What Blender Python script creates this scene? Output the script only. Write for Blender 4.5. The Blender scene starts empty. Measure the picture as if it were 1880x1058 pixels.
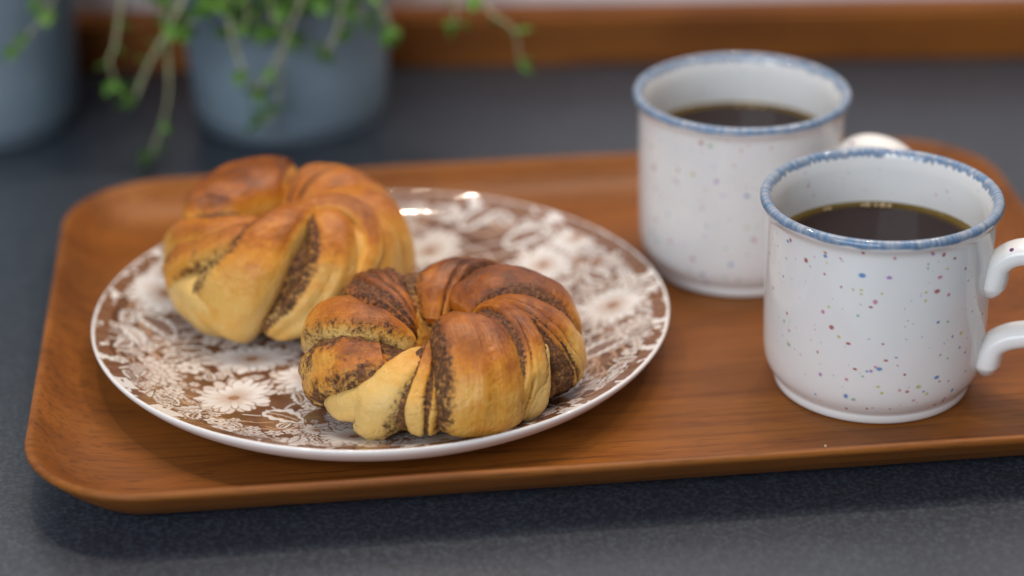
import bpy, math, random
import numpy as np
from mathutils import Matrix, Vector

scene = bpy.context.scene
C = scene.collection
MM = 0.001

# ------------------------------------------------------------------ camera
cam_data = bpy.data.cameras.new('camera')
cam = bpy.data.objects.new('camera', cam_data)
C.objects.link(cam)
fwd = Vector((0.0, 0.89800725, -0.43998066))
rgt = Vector((0.99986367, -0.00726502, -0.01482802))
upv = Vector((0.01651214, 0.43992067, 0.89788482))
cam.matrix_world = Matrix(((rgt.x, upv.x, -fwd.x, 0.0),
                           (rgt.y, upv.y, -fwd.y, 0.0),
                           (rgt.z, upv.z, -fwd.z, 0.40398),
                           (0, 0, 0, 1)))
cam_data.sensor_width = 36.0
cam_data.lens = 4205.9 / 1880.0 * 36.0
cam_data.clip_start = 0.01
cam_data.clip_end = 50.0
cam_data.dof.use_dof = True
cam_data.dof.focus_distance = 0.798
cam_data.dof.aperture_fstop = 3.3
scene.camera = cam

# ------------------------------------------------------------------ light
world = bpy.data.worlds.new('World')
scene.world = world
world.use_nodes = True
bg = world.node_tree.nodes['Background']
bg.inputs['Color'].default_value = (0.80, 0.88, 1.0, 1)
bg.inputs['Strength'].default_value = 0.29

def area(name, loc, target, size, power, col, shape='DISK', size_y=None):
    d = bpy.data.lights.new(name, 'AREA')
    d.shape = shape
    d.size = size
    if size_y:
        d.size_y = size_y
    d.energy = power
    d.color = col
    o = bpy.data.objects.new(name, d)
    C.objects.link(o)
    o.location = loc
    o.rotation_euler = (Vector(target) - Vector(loc)).to_track_quat('-Z', 'Y').to_euler()
    return o

# a row of small lamps under the wall cupboard, above and behind the tray
for lx, ly, lz, pw, ls in ((-0.072, 1.085, 0.385, 0.020, 0.006), (-0.098, 1.085, 0.432, 0.020, 0.006), (-0.087, 1.085, 0.470, 0.004, 0.006),
                           (-0.22, 0.94, 0.72, 0.9, 0.024), (0.14, 0.965, 0.72, 0.75, 0.024), (0.40, 0.985, 0.72, 0.75, 0.024)):
    area('cupboard_lamp', (lx, ly, lz), (lx * 0.6, 0.78, 0.0), ls, pw, (1.0, 0.84, 0.68))
# wide soft light added above the counter to soften the shadow edges
area('soft_top_light', (0.15, 1.02, 1.35), (0.05, 0.76, 0.0), 1.0, 8.5, (1.0, 0.86, 0.72), 'RECTANGLE', 0.22)
# the big window of the kitchen, behind and to the left of the photographer
area('kitchen_window', (-0.75, -0.75, 0.88), (0.0, 0.8, 0.03), 1.4, 26.5, (0.82, 0.91, 1.0), 'RECTANGLE', 1.1)

scene.view_settings.view_transform = 'Standard'
scene.view_settings.look = 'None'
scene.view_settings.gamma = 1.0
scene.view_settings.use_curve_mapping = False
scene.view_settings.exposure = 0.0
scene.cycles.use_denoising = True
scene.cycles.max_bounces = 8

# ------------------------------------------------------------------ helpers
rng = np.random.default_rng(7)

def vnoise(P, scale, seed=0):
    """smooth 3-D value noise in 0..1 for an (n,3) array"""
    Q = np.asarray(P, float) * scale + 100.0 + seed * 17.31
    I = np.floor(Q).astype(np.int64)
    f = Q - I
    f = f * f * (3 - 2 * f)
    def h(a, b, c):
        n = (a * 374761393 + b * 668265263 + c * 2147483647 + seed * 1274126177) & 0xFFFFFFFF
        n = ((n ^ (n >> 13)) * 1274126177) & 0xFFFFFFFF
        n = n ^ (n >> 16)
        return (n & 0xFFFF) / 65535.0
    r = 0
    for dx in (0, 1):
        wx = f[:, 0] if dx else 1 - f[:, 0]
        for dy in (0, 1):
            wy = f[:, 1] if dy else 1 - f[:, 1]
            for dz in (0, 1):
                wz = f[:, 2] if dz else 1 - f[:, 2]
                r = r + wx * wy * wz * h(I[:, 0] + dx, I[:, 1] + dy, I[:, 2] + dz)
    return r

def fbm(P, scale, seed=0, octs=3):
    s, a, t = 0, 1.0, 0
    for k in range(octs):
        s = s + a * vnoise(P, scale * 2 ** k, seed + k)
        t += a
        a *= 0.5
    return s / t

def sstep(a, b, x):
    t = np.clip((x - a) / (b - a), 0, 1)
    return t * t * (3 - 2 * t)

def grid_faces(nu, nv, wrap_u=False, wrap_v=False):
    """quads of a grid whose vertex index is iu*nv+iv"""
    iu = np.arange(nu if wrap_u else nu - 1)
    iv = np.arange(nv if wrap_v else nv - 1)
    a, b = np.meshgrid(iu, iv, indexing='ij')
    a2, b2 = (a + 1) % nu, (b + 1) % nv
    return np.stack([a * nv + b, a2 * nv + b, a2 * nv + b2, a * nv + b2], -1).reshape(-1, 4)

def make_mesh(name, V, quads, tris=None, smooth=True):
    V = np.asarray(V, np.float32)
    quads = np.asarray(quads, np.int32).reshape(-1, 4)
    tris = np.zeros((0, 3), np.int32) if tris is None else np.asarray(tris, np.int32).reshape(-1, 3)
    m = bpy.data.meshes.new(name)
    m.vertices.add(len(V))
    m.vertices.foreach_set('co', V.ravel())
    loops = np.concatenate([quads.ravel(), tris.ravel()]).astype(np.int32)
    m.loops.add(len(loops))
    m.loops.foreach_set('vertex_index', loops)
    nf = len(quads) + len(tris)
    m.polygons.add(nf)
    st = np.concatenate([np.arange(len(quads)) * 4, len(quads) * 4 + np.arange(len(tris)) * 3]).astype(np.int32)
    m.polygons.foreach_set('loop_start', st)
    m.polygons.foreach_set('use_smooth', np.full(nf, smooth))
    m.update(calc_edges=True)
    m.validate()
    if nf < 60000:
        import bmesh
        bm = bmesh.new()
        bm.from_mesh(m)
        bmesh.ops.recalc_face_normals(bm, faces=bm.faces[:])
        bm.to_mesh(m)
        bm.free()
    return m

def col_attr(m, name, rgb):
    a = m.color_attributes.new(name, 'FLOAT_COLOR', 'POINT')
    d = np.ones((len(m.vertices), 4), np.float32)
    d[:, :rgb.shape[1]] = rgb
    a.data.foreach_set('color', d.ravel())

def obj(name, mesh, mat, parent=None, loc=None):
    o = bpy.data.objects.new(name, mesh)
    C.objects.link(o)
    if mat and not mesh.materials:
        mesh.materials.append(mat)
    if parent:
        o.parent = parent
    if loc is not None:
        o.location = loc
    return o

def empty(name, loc, rz=0.0):
    o = bpy.data.objects.new(name, None)
    o.empty_display_size = 0.02
    C.objects.link(o)
    o.location = loc
    o.rotation_euler = (0, 0, rz)
    return o

def tag(o, label, cat, group=None):
    o['label'] = label
    o['category'] = cat
    if group:
        o['group'] = group
    return o

def catmull(P, n):
    P = np.asarray(P, float)
    k = len(P)
    E = np.vstack([2 * P[0] - P[1], P, 2 * P[-1] - P[-2]])
    t = np.linspace(0, k - 1, n)
    i = np.minimum(t.astype(int), k - 2)
    f = (t - i)[:, None]
    p0, p1, p2, p3 = E[i], E[i + 1], E[i + 2], E[i + 3]
    return 0.5 * (2 * p1 + (p2 - p0) * f + (2 * p0 - 5 * p1 + 4 * p2 - p3) * f ** 2 + (3 * p1 - p0 - 3 * p2 + p3) * f ** 3)

def lathe(name, prof, nseg, close_axis=False):
    """revolve an (n,2) r,z profile"""
    prof = np.asarray(prof, float)
    a = np.linspace(0, 2 * np.pi, nseg, endpoint=False)
    V = np.stack([prof[:, 0, None] * np.cos(a), prof[:, 0, None] * np.sin(a), np.repeat(prof[:, 1, None], nseg, 1)], -1)
    return make_mesh(name, V.reshape(-1, 3) * MM, grid_faces(len(prof), nseg, wrap_v=True)[:, ::-1])

def dense(prof, step):
    """smooth an r,z control profile with a spline and resample it evenly"""
    P = catmull(prof, 60 * len(prof))
    s = np.concatenate([[0], np.cumsum(np.hypot(*np.diff(P, axis=0).T))])
    n = max(8, int(s[-1] / step))
    t = np.linspace(0, s[-1], n)
    return np.stack([np.interp(t, s, P[:, 0]), np.interp(t, s, P[:, 1])], -1)

def tube_mesh(name, P, rad, nseg=10, flat=1.0):
    P = np.asarray(P, float)
    n = len(P)
    T = np.gradient(P, axis=0)
    T /= np.linalg.norm(T, axis=1)[:, None] + 1e-12
    ref = np.array([0.31, 0.83, 0.46])
    A = np.cross(T, ref); A /= np.linalg.norm(A, axis=1)[:, None]
    B = np.cross(T, A)
    rad = np.broadcast_to(np.asarray(rad, float), (n,))
    a = np.linspace(0, 2 * np.pi, nseg, endpoint=False)
    V = P[:, None] + rad[:, None, None] * (A[:, None] * np.cos(a)[None, :, None] + flat * B[:, None] * np.sin(a)[None, :, None])
    V = V.reshape(-1, 3)
    q = grid_faces(n, nseg, wrap_v=True)
    V = np.vstack([V, P[:1], P[-1:]])
    i = np.arange(nseg); j = (i + 1) % nseg
    t1 = np.stack([np.full(nseg, n * nseg), j, i], -1)
    t2 = np.stack([np.full(nseg, n * nseg + 1), (n - 1) * nseg + i, (n - 1) * nseg + j], -1)
    return make_mesh(name, V * MM, q[:, ::-1], np.vstack([t1, t2])[:, ::-1])

# ------------------------------------------------------------------ materials
class NT:
    def __init__(s, name):
        s.m = bpy.data.materials.new(name)
        s.m.use_nodes = True
        s.t = s.m.node_tree
        s.b = s.t.nodes['Principled BSDF']
    def n(s, kind, **kw):
        x = s.t.nodes.new('ShaderNode' + kind)
        for k, v in kw.items():
            if k.startswith('_'):
                setattr(x, k[1:], v)
            else:
                x.inputs[k.replace('__', ' ')].default_value = v
        return x
    def l(s, a, b):
        s.t.links.new(a, b)
    def ramp(s, fac, stops):
        r = s.n('ValToRGB')
        e = r.color_ramp.elements
        while len(e) < len(stops):
            e.new(0.5)
        for x, (p, c) in zip(e, stops):
            x.position = p
            x.color = (*c, 1) if len(c) == 3 else c
        s.l(fac, r.inputs['Fac'])
        return r.outputs['Color']
    def mix(s, fac, a, b, mode='MIX'):
        x = s.n('Mix', _data_type='RGBA', _blend_type=mode)
        for sock, v in ((x.inputs[0], fac), (x.inputs[6], a), (x.inputs[7], b)):
            if isinstance(v, (int, float)):
                sock.default_value = v
            elif isinstance(v, tuple):
                sock.default_value = (*v, 1)
            else:
                s.l(v, sock)
        return x.outputs[2]
    def math(s, op, a, b=0.0, c=None):
        x = s.n('Math', _operation=op)
        for i, v in enumerate((a, b) if c is None else (a, b, c)):
            if isinstance(v, (int, float)):
                x.inputs[i].default_value = v
            else:
                s.l(v, x.inputs[i])
        return x.outputs[0]
    def coords(s, scale=(1, 1, 1), kind='Object', rot=(0, 0, 0)):
        tc = s.n('TexCoord')
        mp = s.n('Mapping')
        mp.inputs['Scale'].default_value = scale
        mp.inputs['Rotation'].default_value = rot
        s.l(tc.outputs[kind], mp.inputs['Vector'])
        return mp.outputs['Vector']
    def noise(s, vec, scale, detail=3, rough=0.5, dist=0.0):
        x = s.n('TexNoise', Scale=scale, Detail=detail, Roughness=rough, Distortion=dist)
        s.l(vec, x.inputs['Vector'])
        return x.outputs['Fac']
    def bump(s, h, strength, dist):
        x = s.n('Bump', Strength=strength, Distance=dist)
        s.l(h, x.inputs['Height'])
        s.l(x.outputs['Normal'], s.b.inputs['Normal'])
    def set(s, **kw):
        for k, v in kw.items():
            s.b.inputs[k.replace('__', ' ')].default_value = v
        return s

def mat_counter():
    k = NT('grey_laminate')
    v = k.coords()
    a = k.noise(v, 620, 3, 0.6)
    c = k.ramp(a, [(0.30, (0.0175, 0.0215, 0.030)), (0.50, (0.030, 0.037, 0.050)), (0.66, (0.058, 0.072, 0.092))])
    b = k.noise(v, 9, 2)
    c = k.mix(k.math('MULTIPLY', b, 0.25), c, (0.024, 0.031, 0.046))
    k.l(c, k.b.inputs['Base Color'])
    k.set(Roughness=0.36)
    k.b.inputs['Specular IOR Level'].default_value = 0.8
    k.bump(a, 0.15, 0.0004)
    return k.m

def mat_teak(name, scale=1.0, dark=1.0, rough=0.42):
    k = NT(name)
    v = k.coords((1.3 * scale, 16 * scale, 16 * scale))
    warp = k.noise(k.coords((4 * scale, 9 * scale, 9 * scale)), 1.0, 2)
    va = k.n('VectorMath', _operation='ADD')
    k.l(v, va.inputs[0])
    cb = k.n('CombineXYZ')
    k.l(k.math('MULTIPLY', warp, 1.6), cb.inputs['Y'])
    k.l(cb.outputs[0], va.inputs[1])
    g = k.noise(va.outputs[0], 3.4, 4, 0.62, 0.3)
    fine = k.noise(k.coords((12 * scale, 420 * scale, 420 * scale)), 1.0, 2, 0.5)
    big = k.noise(k.coords((5 * scale, 12 * scale, 12 * scale)), 1.0, 3, 0.55)
    c = k.ramp(g, [(0.28, (0.165 * dark, 0.050 * dark, 0.0085 * dark)),
                   (0.44, (0.245 * dark, 0.077 * dark, 0.0120 * dark)),
                   (0.58, (0.300 * dark, 0.100 * dark, 0.0155 * dark)),
                   (0.74, (0.235 * dark, 0.073 * dark, 0.0112 * dark))])
    c = k.mix(k.ramp(big, [(0.40, (0, 0, 0)), (0.72, (0.6, 0.6, 0.6))]), c, (0.105 * dark, 0.032 * dark, 0.0070 * dark))
    c = k.mix(k.ramp(fine, [(0.52, (0, 0, 0)), (0.76, (0.6, 0.6, 0.6))]), c, (0.080 * dark, 0.026 * dark, 0.007 * dark))
    pore = k.noise(k.coords((70 * scale, 1100 * scale, 1100 * scale)), 1.0, 1, 0.5)
    c = k.mix(k.ramp(pore, [(0.62, (0, 0, 0)), (0.72, (0.6, 0.6, 0.6))]), c, (0.055 * dark, 0.019 * dark, 0.006 * dark))
    k.b.inputs['Specular IOR Level'].default_value = 0.22
    k.l(c, k.b.inputs['Base Color'])
    k.l(k.math('MULTIPLY_ADD', fine, 0.22, rough - 0.1), k.b.inputs['Roughness'])
    k.bump(fine, 0.12, 0.0003)
    return k.m

def mat_vcol(name, attr, rough=0.14, coat=0.0):
    k = NT(name)
    a = k.n('VertexColor', _layer_name=attr)
    k.l(a.outputs['Color'], k.b.inputs['Base Color'])
    k.set(Roughness=rough)
    k.b.inputs['Coat Weight'].default_value = coat
    k.b.inputs['Coat Roughness'].default_value = 0.05
    h = k.noise(k.coords(), 55, 2)
    k.bump(h, 0.03, 0.002)
    return k.m

def mat_handle():
    """white glaze with small coloured specks"""
    k = NT('speckled_glaze')
    v = k.coords()
    vo = k.n('TexVoronoi', Scale=190.0)
    k.l(v, vo.inputs['Vector'])
    sep = k.n('SeparateColor')
    k.l(vo.outputs['Color'], sep.inputs[0])
    rad = k.math('MULTIPLY', k.math('POWER', sep.outputs[0], 5.0), 0.16)
    fac = k.math('SMOOTHSTEP' if False else 'LESS_THAN', vo.outputs['Distance'], rad)
    pal = k.ramp(sep.outputs[1], [(0.0, (0.30, 0.03, 0.04)), (0.30, (0.02, 0.13, 0.38)), (0.55, (0.45, 0.12, 0.22)), (0.75, (0.16, 0.34, 0.20)), (0.9, (0.45, 0.42, 0.08))])
    k.l(k.mix(fac, (0.80, 0.775, 0.745), pal), k.b.inputs['Base Color'])
    k.set(Roughness=0.12)
    return k.m

def mat_coffee():
    k = NT('black_coffee')
    a = k.n('VertexColor', _layer_name='coffee')
    k.l(a.outputs['Color'], k.b.inputs['Base Color'])
    k.set(Roughness=0.03, IOR=1.34)
    k.b.inputs['Specular IOR Level'].default_value = 0.20
    return k.m

def mat_dough():
    k = NT('baked_dough')
    a = k.n('VertexColor', _layer_name='bake')
    sp = k.n('SeparateColor')
    k.l(a.outputs['Color'], sp.inputs[0])
    bake, fill, wet = sp.outputs[0], sp.outputs[1], sp.outputs[2]
    v = k.coords()
    n1 = k.noise(v, 130, 4, 0.65)
    n2 = k.noise(v, 900, 3, 0.6)
    n3 = k.noise(v, 640, 4, 0.7)
    uvc = k.n('UVMap')
    mp = k.n('Mapping')
    mp.inputs['Scale'].default_value = (3.5, 44.0, 1.0)
    k.l(uvc.outputs[0], mp.inputs['Vector'])
    streak = k.noise(mp.outputs['Vector'], 1.0, 3, 0.6)
    nb = k.noise(v, 420, 3, 0.65)
    bake = k.math('ADD', bake, k.math('MULTIPLY', k.math('SUBTRACT', nb, 0.5), 0.26))
    b2 = k.math('ADD', bake, k.math('MULTIPLY', k.math('SUBTRACT', n1, 0.5), 0.42))
    b2 = k.math('ADD', b2, k.math('MULTIPLY', k.math('SUBTRACT', streak, 0.5), 0.09))
    c = k.ramp(b2, [(0.02, (0.740, 0.465, 0.145)), (0.20, (0.720, 0.385, 0.080)), (0.38, (0.630, 0.255, 0.027)),
                    (0.56, (0.450, 0.135, 0.0110)), (0.76, (0.235, 0.060, 0.0080)), (0.98, (0.080, 0.023, 0.0075))])
    pc = k.ramp(n3, [(0.36, (0.034, 0.0105, 0.0050)), (0.49, (0.105, 0.034, 0.0100)), (0.64, (0.300, 0.120, 0.0330))])
    f2 = k.ramp(k.math('ADD', fill, k.math('MULTIPLY', k.math('SUBTRACT', n3, 0.5), -1.5)), [(0.36, (0, 0, 0)), (0.78, (0.95, 0.95, 0.95))])
    c = k.mix(f2, c, pc)
    k.l(c, k.b.inputs['Base Color'])
    k.l(k.math('ADD', k.math('MULTIPLY', f2, 0.22), k.math('MULTIPLY_ADD', n1, 0.25, 0.20)), k.b.inputs['Roughness'])
    k.b.inputs['Specular IOR Level'].default_value = 0.42
    k.b.inputs['Subsurface Weight'].default_value = 0.10
    k.b.inputs['Subsurface Radius'].default_value = (0.006, 0.003, 0.001)
    k.b.inputs['Subsurface Scale'].default_value = 0.5
    h = k.math('ADD', k.math('MULTIPLY', streak, 0.42), k.math('MULTIPLY', n1, 0.45))
    h = k.math('ADD', h, k.math('MULTIPLY', k.math('MULTIPLY', fill, n3), -1.6))
    h = k.math('ADD', h, k.math('MULTIPLY', k.noise(v, 480, 4, 0.7), 0.50))
    k.bump(h, 0.7, 0.0012)
    return k.m

def mat_plain(name, col, rough, metal=0.0, var=0.15, nscale=30.0, bump=0.0):
    k = NT(name)
    n = k.noise(k.coords(), nscale, 4, 0.6)
    d = tuple(x * (1 - var) for x in col)
    e = tuple(min(1, x * (1 + var)) for x in col)
    k.l(k.ramp(n, [(0.3, d), (0.7, e)]), k.b.inputs['Base Color'])
    k.set(Roughness=rough, Metallic=metal)
    if bump:
        k.bump(n, 0.4, bump)
    return k.m

M_counter = mat_counter()
M_teak = mat_teak('oiled_teak')
M_strip = mat_teak('stained_wood_strip', 1.0, 0.98, 0.5)
M_wall = mat_plain('pale_wall_paint', (0.74, 0.70, 0.71), 0.6, 0, 0.03, 6)
M_plate = mat_vcol('printed_ironstone', 'print', 0.04)
M_mug = mat_vcol('speckled_mug_glaze', 'print', 0.08)
M_handle = mat_handle()
M_coffee = mat_coffee()
M_dough = mat_dough()
M_zinc = mat_plain('blue_grey_zinc', (0.205, 0.262, 0.310), 0.42, 0.1, 0.12, 14)
M_zinc_dark = mat_plain('dark_zinc_base', (0.085, 0.110, 0.135), 0.5, 0.1, 0.12, 14)
M_soil = mat_plain('potting_soil', (0.030, 0.020, 0.013), 0.95, 0, 0.5, 300, 0.002)
M_leaf = mat_plain('thyme_leaf', (0.100, 0.225, 0.025), 0.5, 0, 0.5, 90)
M_stem = mat_plain('thyme_stem', (0.400, 0.380, 0.215), 0.55, 0, 0.35, 60)

# ------------------------------------------------------------------ setting
ZC = -6.0            # counter top in mm; the tray floor is z = 0

def slab(name, x0, x1, y0, y1, z0, z1, mat, bev=0.0):
    import bmesh
    bm = bmesh.new()
    bmesh.ops.create_cube(bm, size=1.0)
    for v in bm.verts:
        v.co = ((x0 + x1) / 2 + v.co.x * (x1 - x0), (y0 + y1) / 2 + v.co.y * (y1 - y0), (z0 + z1) / 2 + v.co.z * (z1 - z0))
        v.co *= MM
    if bev:
        bmesh.ops.bevel(bm, geom=bm.edges[:], offset=bev * MM, segments=3, affect='EDGES')
    m = bpy.data.meshes.new(name)
    bm.to_mesh(m)
    bm.free()
    return obj(name, m, mat)

counter = slab('counter', -900, 1000, 150, 1120, ZC - 38, ZC, M_counter, 2)
counter['kind'] = 'structure'
wall = slab('wall', -900, 1000, 1108.4, 1128, ZC + 0.1, 900, M_wall)
wall['kind'] = 'structure'
strip = slab('wood_strip', -900, 1000, 1090, 1108, ZC, ZC + 28.6, M_strip, 2.5)
tag(strip, 'long brown wooden strip running along the foot of the pale wall', 'wood strip')

# ------------------------------------------------------------------ tray
def tray_mesh():
    L, D, RC = 397.5, 266.5, 44.0
    prof = [(80, -5.0), (40, -5.0), (30, -6.0), (25, -6.0), (22, -5.4), (15, -1.6), (8, 4.5), (3, 9.5), (0.7, 11.9), (0.0, 13.0), (0.4, 13.9), (1.4, 14.4), (2.6, 14.2),
            (3.8, 13.2), (6, 10.6), (10, 6.9), (15, 3.7), (21, 1.6), (28, 0.45), (35, 0.06), (42, 0.0), (80, 0.0)]
    nc, ns = 20, 24
    rings = []
    for d, z in prof:
        rc = max(RC - d, 5.0) if d < 130 else 2.0
        hx, hy = L / 2 - d, D / 2 - d
        hx, hy = max(hx, 3.0), max(hy, 3.0)
        rc = min(rc, hy * 0.98, hx * 0.98)
        pts = []
        for q, (sx, sy) in enumerate(((1, 1), (-1, 1), (-1, -1), (1, -1))):
            cx, cy = sx * (hx - rc), sy * (hy - rc)
            for i in range(nc + 1):
                a = math.pi / 2 * (q + i / nc)
                pts.append((cx + rc * math.cos(a), cy + rc * math.sin(a)))
            nx_, ny_ = ((-1, 1), (-1, -1), (1, -1), (1, 1))[q]
            p1 = pts[-1]
            p2 = ((nx_ * (hx - rc) + (rc * math.cos(math.pi / 2 * (q + 1)))), (ny_ * (hy - rc) + rc * math.sin(math.pi / 2 * (q + 1))))
            for i in range(1, ns):
                t = i / ns
                pts.append((p1[0] + (p2[0] - p1[0]) * t, p1[1] + (p2[1] - p1[1]) * t))
        rings.append([(x, y, z) for x, y in pts])
    V = np.array(rings)
    n = V.shape[1]
    # hand-carved edge: the rim wavers a little
    w = (vnoise(V.reshape(-1, 3), 0.02, 3) - 0.5).reshape(V.shape[:2])
    V[:, :, 2] += w * 0.9 * sstep(2, 13, V[:, :, 2])
    nr = len(prof)
    q = grid_faces(nr, n, wrap_v=True)
    Vf = np.vstack([V.reshape(-1, 3), [[0, 0, -5.0], [0, 0, 0.0]]])
    i = np.arange(n); j = (i + 1) % n
    t1 = np.stack([np.full(n, nr * n), j, i], -1)
    t2 = np.stack([np.full(n, nr * n + 1), (nr - 1) * n + i, (nr - 1) * n + j], -1)
    return make_mesh('tray', Vf * MM, q[:, ::-1][:, ::-1], np.vstack([t1, t2]))
ang = math.radians(5.6)
uc, vc = (-100.6 + 296.9) / 2, (653.3 + 919.8) / 2
tray = obj('wooden_tray', tray_mesh(), M_teak,
           loc=((uc * math.cos(ang) - vc * math.sin(ang)) * MM, (uc * math.sin(ang) + vc * math.cos(ang)) * MM, 0))
tray.rotation_euler = (0, 0, ang)
tag(tray, 'reddish brown teak tray with raised rounded rim lying on the grey counter', 'tray')

# ------------------------------------------------------------------ plate
PX, PY, PR = -49.4, 776.3, 108.7
def plate_z(r):
    return 6.3 + 10.4 * np.clip((r - 68) / 40.0, 0, 1) ** 1.5

def paint_print(X, Y):
    """brown transfer print of daisies, leaves and buds on white ironstone"""
    rnd = random.Random(11)
    P3 = np.stack([X, Y, 0 * X], -1)
    W = np.array([0.750, 0.705, 0.675])
    TAN = np.array([0.430, 0.270, 0.185])
    BR = np.array([0.170, 0.064, 0.0280])
    DK = np.array([0.105, 0.036, 0.0150])
    n = fbm(P3, 0.06, 2)[:, None]
    hatch = (0.5 + 0.5 * np.sin((X * 0.8 + Y * 0.6) * 6.4))[:, None]
    col = DK + (BR - DK) * sstep(0.3, 0.7, n) + (TAN - BR) * (0.06 + 0.50 * hatch * sstep(0.35, 0.65, n))
    cr = np.array(col)

    nseg = 1600
    nring = len(X) // nseg
    ring_r = np.hypot(X[::nseg], Y[::nseg])

    def box(cx, cy, R):
        rc = math.hypot(cx, cy)
        D = R * 1.42
        ir = np.nonzero((ring_r > rc - D) & (ring_r < rc + D))[0]
        if rc > D * 1.05:
            h = math.asin(min(1.0, D / rc))
            a0 = math.atan2(cy, cx)
            j = np.arange(int(math.floor((a0 - h) / (2 * math.pi) * nseg)), int(math.ceil((a0 + h) / (2 * math.pi) * nseg)) + 1) % nseg
        else:
            j = np.arange(nseg)
        return (ir[:, None] * nseg + j[None, :]).ravel()

    def put(idx, m, c):
        m = np.clip(m, 0, 1)[:, None]
        cr[idx] = cr[idx] * (1 - m) + c * m

    def aa(d, w=0.22):                       # d > 0 inside
        return np.clip(0.5 + d / (2 * w), 0, 1)

    def daisy(cx, cy, R, n, rot=0.0, sq=1.0, half=None, layers=2, seed=0):
        idx = box(cx, cy, R * 1.15)
        if not len(idx):
            return
        x, y = X[idx] - cx, Y[idx] - cy
        ca, sa = math.cos(rot), math.sin(rot)
        x, y = ca * x + sa * y, (-sa * x + ca * y) / sq
        r = np.hypot(x, y)
        a = np.arctan2(y, x)
        r2 = random.Random(seed)
        lens = [0.80 + 0.36 * r2.random() for _ in range(n * 3)]
        wid = [0.8 + 0.4 * r2.random() for _ in range(n * 3)]
        for lay in range(layers, 0, -1):
            Rl = R * (1.0 if lay == layers else 0.84 if lay == layers - 1 else 0.62)
            ph = a / (2 * math.pi / n) + 0.5 * (lay % 2)
            k = np.round(ph).astype(int)
            da = (ph - k) * (2 * math.pi / n)
            ki = k % n + (lay - 1) * n
            Lp = Rl * np.array(lens)[np.clip(ki, 0, n * 3 - 1)]
            Wp = np.array(wid)[np.clip(ki, 0, n * 3 - 1)]
            t = r / Lp
            lat = r * np.sin(da)
            f = np.where(t < 0.66, (np.maximum(t, 0.02) / 0.66) ** 0.75, np.sqrt(np.clip(1 - ((t - 0.66) / 0.34) ** 2, 0, 1)))
            hw = Lp * math.pi / n * 0.76 * f * Wp
            d = hw - np.abs(lat)
            inside = aa(d) * (t < 1)
            if half is not None:
                inside = inside * (np.cos(a - half) > -0.15)
            out = aa(d + 0.55) * (t < 1.07)
            if half is not None:
                out = out * (np.cos(a - half) > -0.15)
            put(idx, out * 0.9, BR)
            base = W if lay < layers else W * 0.72 + TAN * 0.28
            shade = sstep(0.70, 0.15, t)[:, None] * 0.75
            line = (0.5 + 0.5 * np.cos(lat * 7.0 / max(0.6, R / 14)))[:, None] * sstep(0.75, 0.25, t)[:, None] * 0.6
            c = base * (1 - np.clip(shade * 0.7 + line * 0.5, 0, 0.85)) + TAN * np.clip(shade * 0.7 + line * 0.5, 0, 0.85)
            put(idx, inside, c)
        put(idx, aa(R * 0.13 - r), BR * 1.4)
        dots = np.sin(x * 5.5) * np.sin(y * 5.5)
        put(idx, aa(R * 0.13 - r) * (dots > 0.1), TAN * 1.1)

    def leaf(x0, y0, ang, L, Wd, teeth=5, kind=0):
        cx, cy = x0 + math.cos(ang) * L / 2, y0 + math.sin(ang) * L / 2
        idx = box(cx, cy, L * 0.5 + Wd)
        if not len(idx):
            return
        x, y = X[idx] - x0, Y[idx] - y0
        u = x * math.cos(ang) + y * math.sin(ang)
        v = -x * math.sin(ang) + y * math.cos(ang)
        v = v - 0.10 * L * np.sin(np.clip(u / L, 0, 1) * math.pi)
        t = np.clip(u / L, 0, 1)
        hw = Wd * np.sin(math.pi * t ** 0.8) ** 0.8 * (1 + 0.28 * np.abs(np.sin(t * math.pi * teeth)) - 0.14)
        d = np.where((u > 0) & (u < L), hw - np.abs(v), -5)
        put(idx, aa(d + 0.45), DK)
        m = aa(d)
        if kind == 0:                        # white leaf, brown veins
            put(idx, m, W * 0.97)
            vein = aa(0.30 - np.abs(v))
            side = aa(0.26 - np.abs(((u - np.abs(v) * 1.1) % (L / 6.5)) - L / 13)) * (np.abs(v) < hw * 0.7)
            put(idx, m * np.maximum(vein, side * 0.75), BR * 1.3)
        else:                                # dark leaf, broad white scalloped edge
            put(idx, m, W * 0.97)
            put(idx, aa(hw * 0.52 - np.abs(v)) * (t > 0.1) * (t < 0.86) * m, BR)
            put(idx, aa(0.28 - np.abs(v)) * (t < 0.8) * m, W * 0.8)
            side = aa(0.22 - np.abs(((u - np.abs(v) * 1.3) % (L / 5.5)) - L / 11)) * (np.abs(v) < hw * 0.5)
            put(idx, m * side * 0.7, TAN)

    def stem(pts, w=0.45, c=None):
        Q = catmull(pts, 20)
        for q0, q1 in zip(Q[:-1], Q[1:]):
            mx, my = (q0 + q1) / 2
            L = np.hypot(*(q1 - q0))
            idx = box(mx, my, L / 2 + 1.6)
            if not len(idx):
                continue
            d = q1 - q0
            t = np.clip(((X[idx] - q0[0]) * d[0] + (Y[idx] - q0[1]) * d[1]) / (L * L + 1e-9), 0, 1)
            dist = np.hypot(X[idx] - q0[0] - t * d[0], Y[idx] - q0[1] - t * d[1])
            put(idx, aa(w - dist), W * 0.75 + TAN * 0.25 if c is None else c)

    def rosette(cx, cy, R, n=6):
        idx = box(cx, cy, R * 1.3)
        if not len(idx):
            return
        x, y = X[idx] - cx, Y[idx] - cy
        r = np.hypot(x, y); a = np.arctan2(y, x)
        rb = R * (0.86 + 0.14 * np.cos(n * a))
        put(idx, aa(rb + 0.4 - r), DK)
        put(idx, aa(rb - r), W)
        put(idx, aa(0.35 - np.abs(r - R * 0.5 - 0.1 * R * np.sin(2 * a))) * 0.8, TAN)
        put(idx, aa(R * 0.2 - r), BR)

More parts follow.
